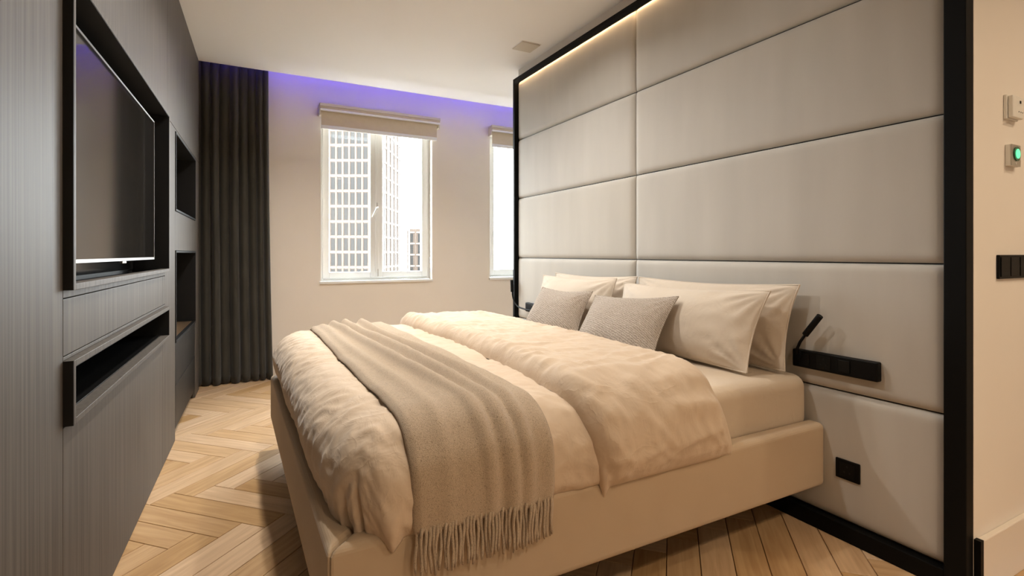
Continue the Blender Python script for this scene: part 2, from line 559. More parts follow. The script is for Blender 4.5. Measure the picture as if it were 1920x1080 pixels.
# ------------------------------------------------------------------ dark fitted wall units (local y runs along the wall, local x faces the room)
P0 = Vector((-.427, 2.380, 0)); WROT = R(-1.6606)
WD = -.60            # depth of the units
FX = -.016           # front of the bodies; doors fill FX..0
def unit(name, label, t0):
    r = empty(name, P0 + Matrix.Rotation(WROT, 3, 'Z') @ Vector((0, t0, 0)), WROT)
    tag(r, label, 'cabinet')
    inv = Matrix.Translation((0, -t0, 0))
    def add(mb, n, m_, parent=None, **k):
        o = mb.build(n, m_, None, **k)
        o.parent = parent or r
        if parent is None: o.matrix_parent_inverse = inv
        return o
    return r, add

T0, T1, T2, T3 = -.537, 1.140, 1.525, 2.905
# tall wardrobe nearest the entrance
r, add = unit('wardrobe', 'tall dark oak wardrobe with flush full-height doors left of the television niche', -2.0)
add(bx(WD, FX-.002, -3.75, T0-.002, 0, CEIL-.004), 'body', M['veneer_dark'])
for a, b_ in ((-3.75, -2.683), (-2.680, -1.612), (-1.609, T0-.002)):
    add(bx(FX, 0, a, b_, .004, CEIL-.008), 'door', M['veneer'], bevel=.0015)

# media unit
r, add = unit('media_cabinet', 'dark oak media cabinet with a raised television niche over a long open slot', (T0+T1)/2)
SL0, SL1, TV0, TV1 = .722, .900, 1.098, 2.002
m = MB()
m.box(WD, FX-.001, T0, T1, 0, SL0)
m.box(WD, FX-.001, T0, T1, SL1, TV0)
m.box(WD, -.32, T0, T1, SL0, SL1)
m.box(WD, -.15, T0, T1, TV0, TV1)
m.box(-.32, FX, T0, T0+.018, SL0, SL1); m.box(-.32, FX, T1-.018, T1, SL0, SL1)
m.box(-.15, FX, T0, T0+.018, TV0, TV1); m.box(-.15, FX, T1-.018, T1, TV0, TV1)
add(m, 'body', M['black'])
add(bx(-.3195, -.315, T0+.018, T1-.018, SL0+.018, SL1-.018), 'slot_back', M['gloss'])
add(bx(-.315, FX, T0+.018, T1-.018, SL0, SL0+.018), 'slot_shelf', M['gloss'])
add(bx(-.1495, -.145, T0+.018, T1-.018, TV0+.018, TV1-.018), 'niche_back', M['gloss'])
tp = T1-.077
add(bx(FX, 0, T0+.001, tp, .004, .712), 'door', M['veneer'], bevel=.0015)
add(bx(FX, 0, tp+.003, T1-.001, .004, .712), 'filler_panel', M['veneer'], bevel=.0015)
add(bx(FX, 0, T0+.001, tp, .9135, 1.073), 'flap', M['veneer'], bevel=.0015)
add(bx(FX, 0, tp+.003, T1-.001, .9135, 1.073), 'filler_panel', M['veneer'], bevel=.0015)
add(bx(FX, 0, T0+.001, T1-.001, 1.076, 1.098), 'rail', M['veneer'], bevel=.001)
add(bx(FX, 0, T0+.001, T1-.001, .901, .911), 'rail', M['veneer'], bevel=.001)
PR = .024
def raised(z0, z1, n):
    m = MB(); k = .018
    m.box(FX, PR, T0+.001, T0+k, z0, z1)
    m.box(FX, PR, T1-k, T1-.001, z0, z1)
    m.box(FX, PR, T0+k, T1-k, z0, z0+k)
    m.box(FX, PR, T0+k, T1-k, z1-k, z1)
    f = add(m, n, M['veneer'], bevel=.0012)
    bx(.0005, PR-.0008, T0-.0015, T0+.0005, z0, z1).build('frame_side', M['black'], f)
    return f
for z0, z1 in ((SL0-.004, SL1), (TV0, TV1)):
    k = .0182
    for a_ in ((T0+k, T0+k+.002, z0+k, z1-k), (T1-k-.002, T1-k, z0+k, z1-k), (T0+k+.002, T1-k-.002, z1-k-.002, z1-k)):
        add(bx(-.14, PR-.0015, *a_), 'lining', M['black'])
raised(SL0-.004, SL1, 'slot_frame')
raised(TV0, TV1, 'niche_frame')

# cabinets above
for (a, b_, lab) in ((T0, 1.230, 'dark oak overhead cabinet above the television niche'),
                     (1.230, T3, 'dark oak overhead cabinet above the open niches beside the curtain')):
    r, add = unit('overhead_cabinet', lab, (a+b_)/2)
    add(bx(WD, FX-.002, a+.001, b_-.001, TV1+.003, CEIL-.004), 'body', M['veneer_dark'])
    add(bx(FX, 0, a+.001, b_-.0015, TV1+.004, CEIL-.008), 'door', M['veneer'], bevel=.0015)

# display cabinet with two niches and two drawers
r, add = unit('display_cabinet', 'dark oak cabinet with two open niches over two drawers beside the curtain', (T1+T3)/2)
N1, N2, TE = (1.476, 1.985), (.630, 1.222), 2.62
m = MB()
m.box(WD, FX-.001, T1+.001, T2, 0, TV1)
m.box(WD, FX-.001, TE, T3, 0, TV1)
m.box(WD, -.36, T2, TE, 0, TV1)
m.box(-.36, FX-.001, T2, TE, N1[1], TV1)
m.box(-.36, FX-.001, T2, TE, N2[1], N1[0])
m.box(-.36, FX-.022, T2, TE, .07, N2[0])
m.box(-.36, -.06, T2, TE, 0, .07)
add(m, 'body', M['veneer_dark'])
add(bx(FX, 0, T1+.001, T2-.001, .004, TV1), 'stile_panel', M['veneer'], bevel=.0015)
add(bx(FX, 0, TE+.001, T3, .004, TV1), 'stile_panel', M['veneer'], bevel=.0015)
add(bx(FX, 0, T2+.001, TE-.001, N2[1]+.001, N1[0]-.001), 'rail_panel', M['veneer'], bevel=.0015)
add(bx(FX, 0, T2+.001, TE-.001, N1[1]+.001, TV1), 'rail_panel', M['veneer'], bevel=.0015)
for z0, z1 in (N1, N2):
    k = .014; m = MB()
    m.box(-.35, .006, T2+.001, T2+k, z0, z1); m.box(-.35, .006, TE-k, TE-.001, z0, z1)
    m.box(-.35, .006, T2+k, TE-k, z1-k, z1); m.box(-.02, .006, T2+k, TE-k, z0, z0+k)
    add(m, 'niche_lining', M['black'], bevel=.001)
    add(bx(-.35, -.021, T2+k, TE-k, z0+.001, z0+k), 'niche_shelf', M['veneer_shelf'])
    add(bx(-.3595, -.351, T2+k, TE-k, z0+k, z1-k), 'niche_back', M['veneer_dark'])
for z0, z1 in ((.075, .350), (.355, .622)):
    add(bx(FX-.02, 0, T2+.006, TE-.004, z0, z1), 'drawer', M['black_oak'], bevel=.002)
add(bx(-.062, -.04, T2, TE, 0, .069), 'plinth', M['black'])

# television
tv = empty('television', P0 + Matrix.Rotation(WROT, 3, 'Z') @ Vector((-.1, .365, 1.17)), WROT)
tag(tv, 'flat television with a thin silver edge hanging in the wall niche', 'television')
tw, thh = .675, .760
bx(-.035, .030, -.25, .25, .15, .55).build('wall_mount', M['black'], tv).location = (-.008, 0, 0)
bx(.030, .062, -tw, tw, 0, thh).build('housing', M['black'], tv, bevel=.004)
m = MB()
m.box(.0622, .066, -tw, tw, 0, .012); m.box(.0622, .066, -tw, tw, thh-.008, thh)
m.box(.0622, .066, -tw, -tw+.006, .012, thh-.008); m.box(.0622, .066, tw-.006, tw, .012, thh-.008)
m.build('bezel', M['bezel'], tv)
bx(.0622, .0645, -tw+.006, tw-.006, .012, thh-.008).build('screen', M['screen'], tv)
bx(.050, .064, -.035, .035, -.012, -.0005).build('sensor', M['bezel'], tv, bevel=.003)

# ------------------------------------------------------------------ headboard wall
hb = empty('headboard', (HX, (HY0+HY1)/2, 0))
tag(hb, 'full-height headboard of beige padded suede panels in a black frame', 'headboard')
hinv = Matrix.Translation((-HX, -(HY0+HY1)/2, 0))
def hadd(mb, n, m_, parent=hb, **k):
    o = mb.build(n, m_, None, **k)
    o.parent = parent
    o.matrix_parent_inverse = hinv
    return o
XF = 2.216           # front of the black frame
FZ = 2.814
FW = .066
FWF = .032
for n, a in (('frame_side', (XF, HX-.0005, HY0, HY0+FW, 0, FZ)), ('frame_side', (XF, HX-.0005, HY1-FWF, HY1, 0, FZ)),
             ('frame_top', (XF, HX-.0005, HY0+FW, HY1-FWF, FZ-.022, FZ)), ('frame_lip', (XF, XF+.008, HY0+FW, HY1-FWF, FZ-FW+.008, FZ-.0222)), ('frame_base', (XF+.004, HX-.0005, HY0+FW, HY1-FWF, 0, .068))):
    hadd(bx(*a), n, M['frame'], bevel=.003)
YM = 2.567
def padded(y0, y1, z0, z1):
    d = .023
    def f(u, v):
        # denser near the borders
        def e(t): return .5-.5*math.cos(math.pi*t) if False else t
        y = y0+(y1-y0)*u; z = z0+(z1-z0)*v
        q = min(y-y0, y1-y, 1)
        w = min(z-z0, z1-z, 1)
        def prof(s, r):
            s = min(max(s/r, 0), 1); return math.sqrt(max(0, 1-(1-s)**2))
        h = prof(q, .046)*prof(w, .034)
        crown = .006*(1-abs(2*u-1)**4)*(1-abs(2*v-1)**4)
        return (HX-.002-(d*h+crown), y, z)
    m = MB()
    us = sorted(set([0, 1]+[.5-.5*math.cos(math.pi*i/44) for i in range(45)]))
    vs = sorted(set([0, 1]+[.5-.5*math.cos(math.pi*i/32) for i in range(33)]))
    n = 0
    for u in us:
        for v in vs: m.v.append(f(u, v))
    k = len(vs)
    for i in range(len(us)-1):
        for j in range(k-1):
            a = i*k+j
            m.f.append((a, a+1, a+k+1, a+k))
    return m
hadd(bx(HX-.0018, HX-.0006, HY0+FW, HY1-FWF, .068, FZ-.0225), 'backing', M['black'])
g = .0022
for y0, y1 in ((HY0+FW+.001, YM-g), (YM+g, HY1-FWF-.001)):
    for r_ in range(5):
        hadd(padded(y0, y1, ZS[r_]+g, ZS[r_+1]-g), 'panel', M['suede'], smooth=True)
hadd(bx(XF+.010, XF+.022, HY0+FW+.03, HY1-FWF-.03, FZ-.029, FZ-.0225), 'led_strip', M['led_warm'])

# ------------------------------------------------------------------ bed base
bed = empty('bed', (1.2, 2.39, 0))
tag(bed, 'wide low bed base upholstered in beige fabric under the duvet', 'bed')
binv = Matrix.Translation((-1.2, -2.39, 0))
def badd(mb, n, m_, parent=bed, **k):
    o = mb.build(n, m_, None, **k); o.parent = parent
    if parent is bed: o.matrix_parent_inverse = binv
    return o
BX0n, BX0f, BXh, BY0, BY1 = .186, .150, 2.238, 1.333, 3.450
BZ0, BZ1, LW = .195, .466, .078
badd(MB().prism([(BX0n, BY0), (BX0n+LW, BY0+LW), (BX0f+LW, BY1-LW), (BX0f, BY1)], BZ0, BZ1), 'foot_rail', M['base_fabric'], bevel=.022, seg=5)
badd(MB().prism([(BX0n, BY0), (BXh, BY0), (BXh, BY0+LW), (BX0n+LW, BY0+LW)], BZ0, BZ1), 'side_rail', M['base_fabric'], bevel=.022, seg=5)
badd(MB().prism([(BX0f, BY1), (BX0f+LW, BY1-LW), (BXh, BY1-LW), (BXh, BY1)], BZ0, BZ1), 'side_rail', M['base_fabric'], bevel=.022, seg=5)
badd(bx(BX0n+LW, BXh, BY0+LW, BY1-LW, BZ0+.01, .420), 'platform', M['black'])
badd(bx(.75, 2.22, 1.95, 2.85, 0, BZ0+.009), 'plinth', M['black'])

# ------------------------------------------------------------------ mattress with fitted sheet
def rounded_box(x0, x1, y0, y1, z0, z1, r, seg=6, wob=0.0, div=40):
    bm = bmesh.new()
    bmesh.ops.create_cube(bm, size=1)
    bmesh.ops.subdivide_edges(bm, edges=bm.edges[:], cuts=div, use_grid_fill=True)
    hx, hy, hz = (x1-x0)/2, (y1-y0)/2, (z1-z0)/2
    cx, cy, cz = (x0+x1)/2, (y0+y1)/2, (z0+z1)/2
    def e(t): return math.sin(t*math.pi)*0 + t
    for v in bm.verts:
        # concentrate vertices near the borders
        p = Vector([math.copysign(abs(2*c)**.45, c) if abs(c) > 1e-6 else 0 for c in v.co])
        p = Vector((p.x*hx, p.y*hy, p.z*hz))
        q = Vector((max(-hx+r, min(hx-r, p.x)), max(-hy+r, min(hy-r, p.y)), max(-hz+r, min(hz-r, p.z))))
        d = p-q
        if d.length > 1e-9:
            nrm = d.normalized()
            mx = max(abs(d.x), abs(d.y), abs(d.z))
            p = q + nrm*mx
        if wob:
            p += Vector((0, 0, 1))*wob*noise.noise(Vector((p.x*3, p.y*3, 0))) if p.z > 0 else Vector((0, 0, 0))
            p.y += wob*.7*noise.noise(Vector((p.x*6, p.z*4, 5)))
        v.co = p + Vector((cx, cy, cz))
    return bm
bm = rounded_box(.262, 2.236, 1.403, 3.385, .4205, .664, .055, wob=.004)
me = bpy.data.meshes.new('mattress'); bm.to_mesh(me); bm.free()
for p in me.polygons: p.use_smooth = True
me.materials.append(M['sheet'])
mt = bpy.data.objects.new('mattress', me); col.objects.link(mt)
tag(mt, 'thick mattress in a beige fitted sheet lying on the bed base', 'mattress')

# ------------------------------------------------------------------ duvet
DR = .150                       # rounding radius of the draped edge
DTOP = .722
DX0, DY0, DY1 = .186, 1.325, 3.455      # outermost planes of the hanging sides
def drape(a, b, h=0.0, p=7.0):
    """point of the cloth laid over the mattress; a, b are cloth coordinates, h lifts it along the normal"""
    ey0, ey1 = DY0+DR, DY1-DR
    k = min(1, max(0, (b-1.30)/.55)); k = k*k*(3-2*k)
    ex = DX0 + .042*(1-k) - .022*min(1, max(0, (b-1.9)/1.5)) + DR
    da = max(0, ex-a)
    db = ey0-b if b < ey0 else (b-ey1 if b > ey1 else 0)
    sgn = -1 if b < ey0 else 1
    cx = max(a, ex); cy = min(max(b, ey0), ey1)
    d = (da**p+db**p)**(1/p) if (da > 0 or db > 0) else 0
    n = Vector((-da, sgn*db, 0))
    if n.length > 1e-9: n.normalize()
    q = DR*math.pi/2
    if d < q:
        ph = d/DR; rr = DR*math.sin(ph); dd = DR*(1-math.cos(ph)); nn = n*math.sin(ph)+Vector((0, 0, math.cos(ph)))
    else:
        s = d-q
        rr = DR - .10*s*s/.2 ; dd = DR+s; nn = n.copy()
    top = DTOP + .016*(1-abs(2*(cy-2.39)/2.1)**2.5)
    return Vector((cx, cy, top-dd)) + n*rr + nn*h

def fold_noise(x, y, seed, sx=1.0, sy=1.0):
    v = noise.noise(Vector((x*sx, y*sy, seed)))
    return 1-abs(v)*2          # ridged

def duvet_wrinkle(a, b, k=1.0):
    k *= 1.25
    h = .010*noise.noise(Vector((a*2.6, b*2.6, 1)))
    # long soft creases running to the edges
    w = noise.noise(Vector((a*1.5, b*1.5, 4)))*1.2
    h += k*.0045*fold_noise(a+w*.25, b, 7, 5.5, 13)
    h += k*.0030*fold_noise(a*.8+b*.6, b-a*.5+w*.2, 17, 22, 8)
    h += k*.0016*noise.noise(Vector((a*34, b*22, 11)))
    return h

hemL = DR*math.pi/2 + (.272-DR)            # hanging length of the near and far sides
hemF = DR*math.pi/2 + (.252-DR)
def duvet_fn(u, v):
    a0 = DX0+DR-hemF; a1 = 1.50
    b0 = DY0+DR-hemL; b1 = DY1-DR+hemL
    # denser rows near the hems
    a = a0+(a1-a0)*u
    tail = 1/(1+(abs(a-.295)/.055)**2)
    b0 -= .034*tail
    b = b0+(b1-b0)*v
    edge = min((a-a0), (b-b0), (b1-b))
    puff = .024*min(1, edge/.10)**.6
    h = duvet_wrinkle(a, b) + puff - .018
    h += .026*tail*min(1, max(0, (DY0+DR-b-.12)/.20))
    h += .010*min(1, max(0, (DY0+DR-b-.15)/.15))*min(1, max(0, (a-.30)/.1))
    # gathered creases at the near foot corner
    ca, cb = a-(DX0+DR), b-(DY0+DR)
    if ca < .02 and cb < .05:
        rad = math.hypot(ca, cb); ang = math.degrees(math.atan2(-ca+.02, -cb+.05))
        for c_, wd, dp in ((38, 3.0, .020), (56, 3.4, .016)):
            k = min(1, max(0, (rad-.20)/.10))
            h -= dp*math.exp(-((ang-c_)/wd)**2)*k
    return drape(a, b, h)
duv = MB().grid(duvet_fn, 190, 270).build('duvet', M['linen'], None, smooth=True)
tag(duv, 'puffy beige linen duvet spread over the bed with its top turned back', 'duvet')
s = duv.modifiers.new('thickness', 'SOLIDIFY'); s.thickness = .012; s.offset = -1

FA0, FA1 = .945, 1.625
def foldback_fn(u, v):
    hb0 = DR*math.pi/2 + (.285-DR)
    tail = .040*math.exp(-(u/.05)**2) + .016*math.exp(-((1-u)/.06)**2)
    b0 = DY0+DR-hb0-tail; b1 = DY1-DR+hb0-.05
    b = b0+(b1-b0)*v
    hang = min(1, max(0, (DY0+DR-b)/(hb0+tail)))      # 0 on the top, 1 at the near hem
    wob = .012*math.sin(b*3.1+.7)+.008*noise.noise(Vector((b*5, 2, 2)))
    a0 = FA0+wob+.105*hang**1.6; a1 = FA1+.02*noise.noise(Vector((b*2, 7, 2)))-.045*math.sin(math.pi*min(1, hang*1.15))*(hang < .87)+.02*hang**4
    # crowd the samples at the front and the back roll
    t = u - .10*math.sin(2*math.pi*u)
    a = a0+(a1-a0)*t
    H = (.058+.012*noise.noise(Vector((a*3, b*2.2, 21))))*(1-.35*hang)
    s = min(1, max(0, (a-a0)/.060))
    front = math.sqrt(max(0, 1-(1-s)**2))
    e = min(b-b0, b1-b)
    hem = min(1, e/.11)**.6
    w = min(1, max(0, (a-(a1-.17))/.17))
    back = 1-math.sqrt(max(0, 1-w*w))
    low = .060*(1-hang)+.006
    h = H*front*hem - (H*hem+low)*back + duvet_wrinkle(a+3, b, 1.5)*front*hem*(1-back)
    h += .009*front*math.exp(-((a-a0-.06)/.06)**2)*fold_noise(b, a, 31, 15, 4)
    h += .006*hang*hem*front*(1-back)*noise.noise(Vector((a*14, b*2, 41)))
    return drape(a, b, h+.004*hem*front+.004)
fb = MB().grid(foldback_fn, 90, 280).build('turned_back_edge', M['linen'], duv, smooth=True)

# ------------------------------------------------------------------ throw
def throw_fn(u, v):
    hn = DR*math.pi/2 + (.262-DR)
    b0 = DY0+DR-hn; b1 = DY1-DR+.30
    b = b0+(b1-b0)*v
    far = v
    aL = .392 - .035*far + .012*math.sin(b*2.2)
    aR = .828 - .030*far + .010*math.sin(b*1.7+1)
    a = aL+(aR-aL)*u
    h = .026
    # long folds lying along the throw, fading towards the near hem
    k = min(1, max(.0, (b-1.20)/.55))
    for c0, c1, wd, am in ((.30, .50, .045, .030), (.47, .66, .050, .034), (.68, .80, .040, .030), (.14, .22, .05, .012)):
        c_ = c1+(c0-c1)*min(1, max(0, (b-1.2)/1.9)) + .015*math.sin(b*4+c0*9)
        h += am*(.35+.65*k)*math.exp(-((u-c_)/wd)**2)
        h -= am*.25*(.3+.7*k)*math.exp(-((u-c_-.09)/.05)**2)
    h += .004*noise.noise(Vector((a*9, b*5, 3)))
    e = min(u, 1-u)
    h -= .014*(1-min(1, e/.03))
    return drape(a, b, h + duvet_wrinkle(a, b, .3))
thr = MB().grid(throw_fn, 70, 200).build('throw_blanket', M['throw'], None, smooth=True)
tag(thr, 'grey brown woven wool throw with fringed ends across the foot of the bed', 'blanket')
s = thr.modifiers.new('thickness', 'SOLIDIFY'); s.thickness = .007; s.offset = 1
m = MB()
NF = 40
for i in range(NF):
    u = (i+.5)/NF
    top = throw_fn(u, 0.004)
    L_ = .120+.016*random.random()
    pts = []
    sx, sy, ph = random.uniform(-.006, .006), random.uniform(-.004, .004), random.random()*6
    for k in range(7):
        t = k/6
        pts.append((top.x+sx*t+.0025*math.sin(ph+t*7), min(top.y-.003, 1.318)+.003*math.cos(ph+t*6)+sy*t*.5-.002, top.z+.006-L_*t))
    m.tube(pts, [.0040, .0050, .0046, .0044, .0044, .0046, .0028], 6)
m.build('fringe', M['throw'], thr, smooth=True, kind='stuff')

# ------------------------------------------------------------------ pillows
def pillow(name, corners, thick, m_, label, cat, group=None, seed=0, flange=0.0, pinch=.05, n=44, wr=1.0, slump=0.0):
    """corners: near-bottom, far-bottom, far-top, near-top (world); bulges along both sides of that sheet"""
    A, B, C, D = [Vector(c) for c in corners]
    nrm = ((B-A)+(C-D)).cross((D-A)+(C-B)).normalized()
    if nrm.x > 0: nrm = -nrm              # towards the room
    cen = (A+B+C+D)/4
    root_loc = (A+B)/2
    def pt(u, v, side):
        # pull the edges in between the corners
        cu, cv = 2*u-1, 2*v-1
        iu = cu*(1-pinch*(1-cv*cv)*abs(cu)**3)
        iv = cv*(1-pinch*(1.9 if cv > 0 else .5)*(1-abs(cu)**1.6)*abs(cv)**3)
        uu, vv = (iu+1)/2, (iv+1)/2
        p = (A*(1-uu)+B*uu)*(1-vv)+(D*(1-uu)+C*uu)*vv
        fu = max(0, 1-abs(cu)**2.6); fv = max(0, 1-abs(cv)**2.2)
        t = thick*.50*(fu*fv)**.68
        t *= 1+.25*(-cv)*slump
        k = min(1, 4*fu*fv)
        w = .010*noise.noise(Vector((u*3+seed, v*2.2, side)))
        # creases radiating from the corners
        for (qu, qv) in ((0, 0), (1, 0), (0, 1), (1, 1)):
            du, dv = u-qu, (v-qv)*.5
            rr = math.hypot(du, dv); an = math.atan2(abs(dv), abs(du)+1e-6)
            w += wr*.017*math.exp(-(rr/.17)**2)*math.sin(an*15+seed*2+qu*3+qv)*min(1, rr/.05)
        w += wr*.004*fold_noise(u+.3*v, v, seed+3, 7, 5) + wr*.006*math.exp(-((v-.93)/.06)**2)*noise.noise(Vector((u*26, v*3, seed)))
        return p + nrm*((1.0 if side > 0 else -.62)*(t + w*k*.8)) - root_loc
    m = MB()
    for side in (1, -1):
        o0 = len(m.v)
        for i in range(n+1):
            for j in range(n+1):
                u = .5-.5*math.cos(math.pi*i/n); v = .5-.5*math.cos(math.pi*j/n)
                m.v.append(tuple(pt(u, v, side)))
        for i in range(n):
            for j in range(n):
                a = o0+i*(n+1)+j
                q = (a, a+n+1, a+n+2, a+1)
                m.f.append(q if side < 0 else q[::-1])
    o = m.build(name, m_, None, smooth=True)
    bm = bmesh.new(); bm.from_mesh(o.data)
    bmesh.ops.remove_doubles(bm, verts=bm.verts, dist=.0004)
    bmesh.ops.recalc_face_normals(bm, faces=bm.faces)
    bm.to_mesh(o.data); bm.free()
    o.location = root_loc
    tag(o, label, cat, group)
    # piped seam round the edge
    loop = []
    for i in range(n+1): loop.append(pt(.5-.5*math.cos(math.pi*i/n), 0, 1))
    for i in range(1, n+1): loop.append(pt(1, .5-.5*math.cos(math.pi*i/n), 1))
    for i in range(1, n+1): loop.append(pt(.5+.5*math.cos(math.pi*i/n), 1, 1))
    for i in range(1, n): loop.append(pt(0, .5+.5*math.cos(math.pi*i/n), 1))
    loop.append(loop[0])
    MB().tube(loop, .0038, 6, cap=False).build('seam', m_, o, smooth=True)
    return o
G1 = 'pillows leaning on the headboard'
MZ = .668
pillow('pillow', [(2.125, 1.445, MZ+.012), (2.125, 2.43, MZ+.012), (2.190, 2.46, 1.055), (2.190, 1.418, 1.062)], .135, M['pillowcase'],
       'beige pillow against the headboard beside the lamp with an upright stem', 'pillow', G1, 1)
pillow('pillow', [(1.945, 1.500, MZ+.012), (1.965, 2.43, MZ+.012), (2.075, 2.465, 1.022), (2.070, 1.474, 1.036)], .185, M['pillowcase'],
       'plump beige pillow right behind the larger rib-textured cushion', 'pillow', G1, 4)
pillow('pillow', [(2.130, 2.50, MZ+.012), (2.130, 3.36, MZ+.012), (2.190, 3.42, 1.050), (2.190, 2.478, 1.056)], .135, M['pillowcase'],
       'beige pillow on the window side almost hidden against the headboard', 'pillow', G1, 6)
pillow('pillow', [(1.975, 2.520, MZ+.012), (1.965, 3.36, MZ+.012), (2.065, 3.40, 1.035), (2.075, 2.535, 1.045)], .175, M['pillowcase'],
       'beige pillow on the window side behind the smaller cushion', 'pillow', G1, 9)
G2 = 'textured cushions in front of the pillows'
pillow('cushion', [(1.735, 1.860, MZ+.016), (1.760, 2.545, MZ+.016), (1.925, 2.555, .945), (1.940, 1.890, .985)], .145, M['cushion'],
       'grey beige rib-textured cushion overlapping the other cushion in the bed centre', 'cushion', G2, 12, pinch=.07, wr=.5)
pillow('cushion', [(1.790, 2.570, MZ+.016), (1.770, 3.200, MZ+.016), (1.905, 3.150, .960), (1.925, 2.585, .965)], .140, M['cushion'],
       'grey beige rib-textured cushion on the window side of the bed', 'cushion', G2, 15, pinch=.07, wr=.5)

# ------------------------------------------------------------------ reading lights, sockets
def reading_light(y_out, y_in, sgn, label):
    """flat black bar with a socket and a bendable stem; sgn = +1 when the bed lies at larger y"""
    x1 = HX-.026
    root = empty('reading_light', (x1, (y_out+y_in)/2, .69)); tag(root, label, 'lamp', 'bedside reading lights')
    inv = Matrix.Translation((-x1, -(y_out+y_in)/2, -.69))
    def add(mb, n, m_, **k):
        o = mb.build(n, m_, root, **k); o.matrix_parent_inverse = inv; return o
    ya, yb = min(y_out, y_in), max(y_out, y_in)
    add(bx(x1-.030, x1+.004, ya, yb, .692, .770), 'mounting_bar', M['plate'], bevel=.006, seg=3)
    for k in range(3):
        yc = ya+(yb-ya)*(.36+.24*k) if sgn > 0 else yb-(yb-ya)*(.36+.24*k)
        if k == 1:
            sf = add(bx(x1-.0325, x1-.0305, yc-.030, yc+.030, .702, .760), 'socket_face', M['satin_black'], bevel=.002)
            for dz, dy in ((.014, 0), (-.010, -.011), (-.010, .011)):
                bx(x1-.0332, x1-.0326, yc+dy-.003, yc+dy+.003, .731+dz-.004, .731+dz+.004).build('socket_hole', M['black'], sf)
        else:
            add(bx(x1-.0335, x1-.0305, yc-.024, yc+.024, .706, .756), 'rocker', M['satin_black'], bevel=.002)
    return root, add, x1
root, add, x1 = reading_light(1.115, 1.469, 1, 'black bedside reading lamp bar with an upright stem beside the double pillows')
add(MB().disc((x1-.030, 1.437, .748), (-1, 0, 0), .016, .014), 'joint', M['plate'], smooth=False)
add(MB().tube([(x1-.040, 1.437, .748), (x1-.052, 1.432, .775), (x1-.055, 1.415, .810), (x1-.056, 1.388, .850)], .0062, 10), 'stem', M['plate'], smooth=True)
add(MB().tube([(x1-.056, 1.392, .844), (x1-.057, 1.325, .935)], .0135, 14), 'lamp_head', M['plate'], bevel=.002)

root, add, x1 = reading_light(3.958, 3.604, -1, 'black bedside reading lamp bar on the window side with its stem bent outwards')
add(MB().disc((x1-.030, 3.66, .715), (-1, 0, 0), .016, .014), 'joint', M['plate'])
pts = []
for k in range(9):
    t = k/8*math.pi/2
    pts.append((x1-.050, 4.00+.165*math.sin(t), .718+.135*(1-math.cos(t))))
add(MB().tube([(x1-.040, 3.66, .715), (x1-.050, 3.72, .712), (x1-.050, 3.90, .712)]+pts, .0068, 10), 'stem', M['plate'], smooth=True)
add(MB().tube([(x1-.050, 4.168, .850), (x1-.050, 4.176, .960)], .0140, 14), 'lamp_head', M['plate'], bevel=.002)

sk = empty('wall_socket', (HX-.026, 1.240, .254)); tag(sk, 'square black socket plate low on the headboard beside the bed base', 'socket')
bx(-.012, .004, -.048, .048, 0, .082).build('plate', M['plate'], sk, bevel=.003)
sf = bx(-.0135, -.0122, -.030, .030, .012, .070).build('socket_face', M['satin_black'], sk, bevel=.003)
for dy, dz in ((0, .056), (-.011, .032), (.011, .032)):
    bx(-.0142, -.0136, dy-.003, dy+.003, dz-.004, dz+.004).build('socket_hole', M['black'], sf)

# ------------------------------------------------------------------ things on the wall by the headboard end
th = empty('thermostat', (2.556, HY0, 1.706)); tag(th, 'small white thermostat box high on the wall beside the headboard frame', 'thermostat')
bx(-.050, .050, -.010, -.0005, -.004, .086).build('back_plate', M['device'], th, bevel=.002)
bx(-.042, .050, -.026, -.0105, 0, .082).build('housing', M['device'], th, bevel=.004, seg=3)
bx(.014, .024, -.0275, -.0262, .056, .066).build('sensor', M['black'], th)
for dx in (.004, .022, .038):
    bx(dx, dx+.004, -.0270, -.0262, .022, .026).build('button', M['black'], th)

gb = empty('exit_button', (2.560, HY0, 1.528)); tag(gb, 'square metal push button glowing green below the thermostat', 'button')
bx(-.040, .040, -.016, -.0005, 0, .080).build('back_box', M['device'], gb, bevel=.002)
bx(-.040, .040, -.0195, -.0165, 0, .080).build('face_plate', M['silver'], gb, bevel=.001)
rg = MB().tube([(.004, -.0196, .046), (.004, -.0225, .046)], .027, 28).build('ring', M['green_dark'], gb)
MB().tube([(.004, -.0226, .046), (.004, -.0245, .046)], .018, 28).build('lens', M['green_glow'], rg)
MB().tube([(-.004, -.0196, .010), (-.004, -.0207, .010)], .004, 12).build('screw', M['device'], gb)

sw = empty('light_switch', (2.590, HY0, 1.108)); tag(sw, 'long black switch plate on the wall below the green button', 'switch')
bx(-.143, .110, -.010, -.0005, 0, .088).build('plate', M['plate'], sw, bevel=.002)
for k in range(3):
    bx(-.135+.083*k, -.060+.083*k, -.013, -.0105, .008, .080).build('rocker', M['plate'], sw, bevel=.002)

# ceiling plate
cp = empty('ceiling_plate', (2.068, 3.680, CEIL)); tag(cp, 'small square cream cover plate set in the ceiling near the headboard', 'ceiling plate')
bx(-.085, .085, -.085, .085, -.010, -.001).build('cover', M['cassette'], cp, bevel=.002)
bx(-.090, .090, -.090, .090, -.0035, -.0002).build('rim', M['ceil'], cp)

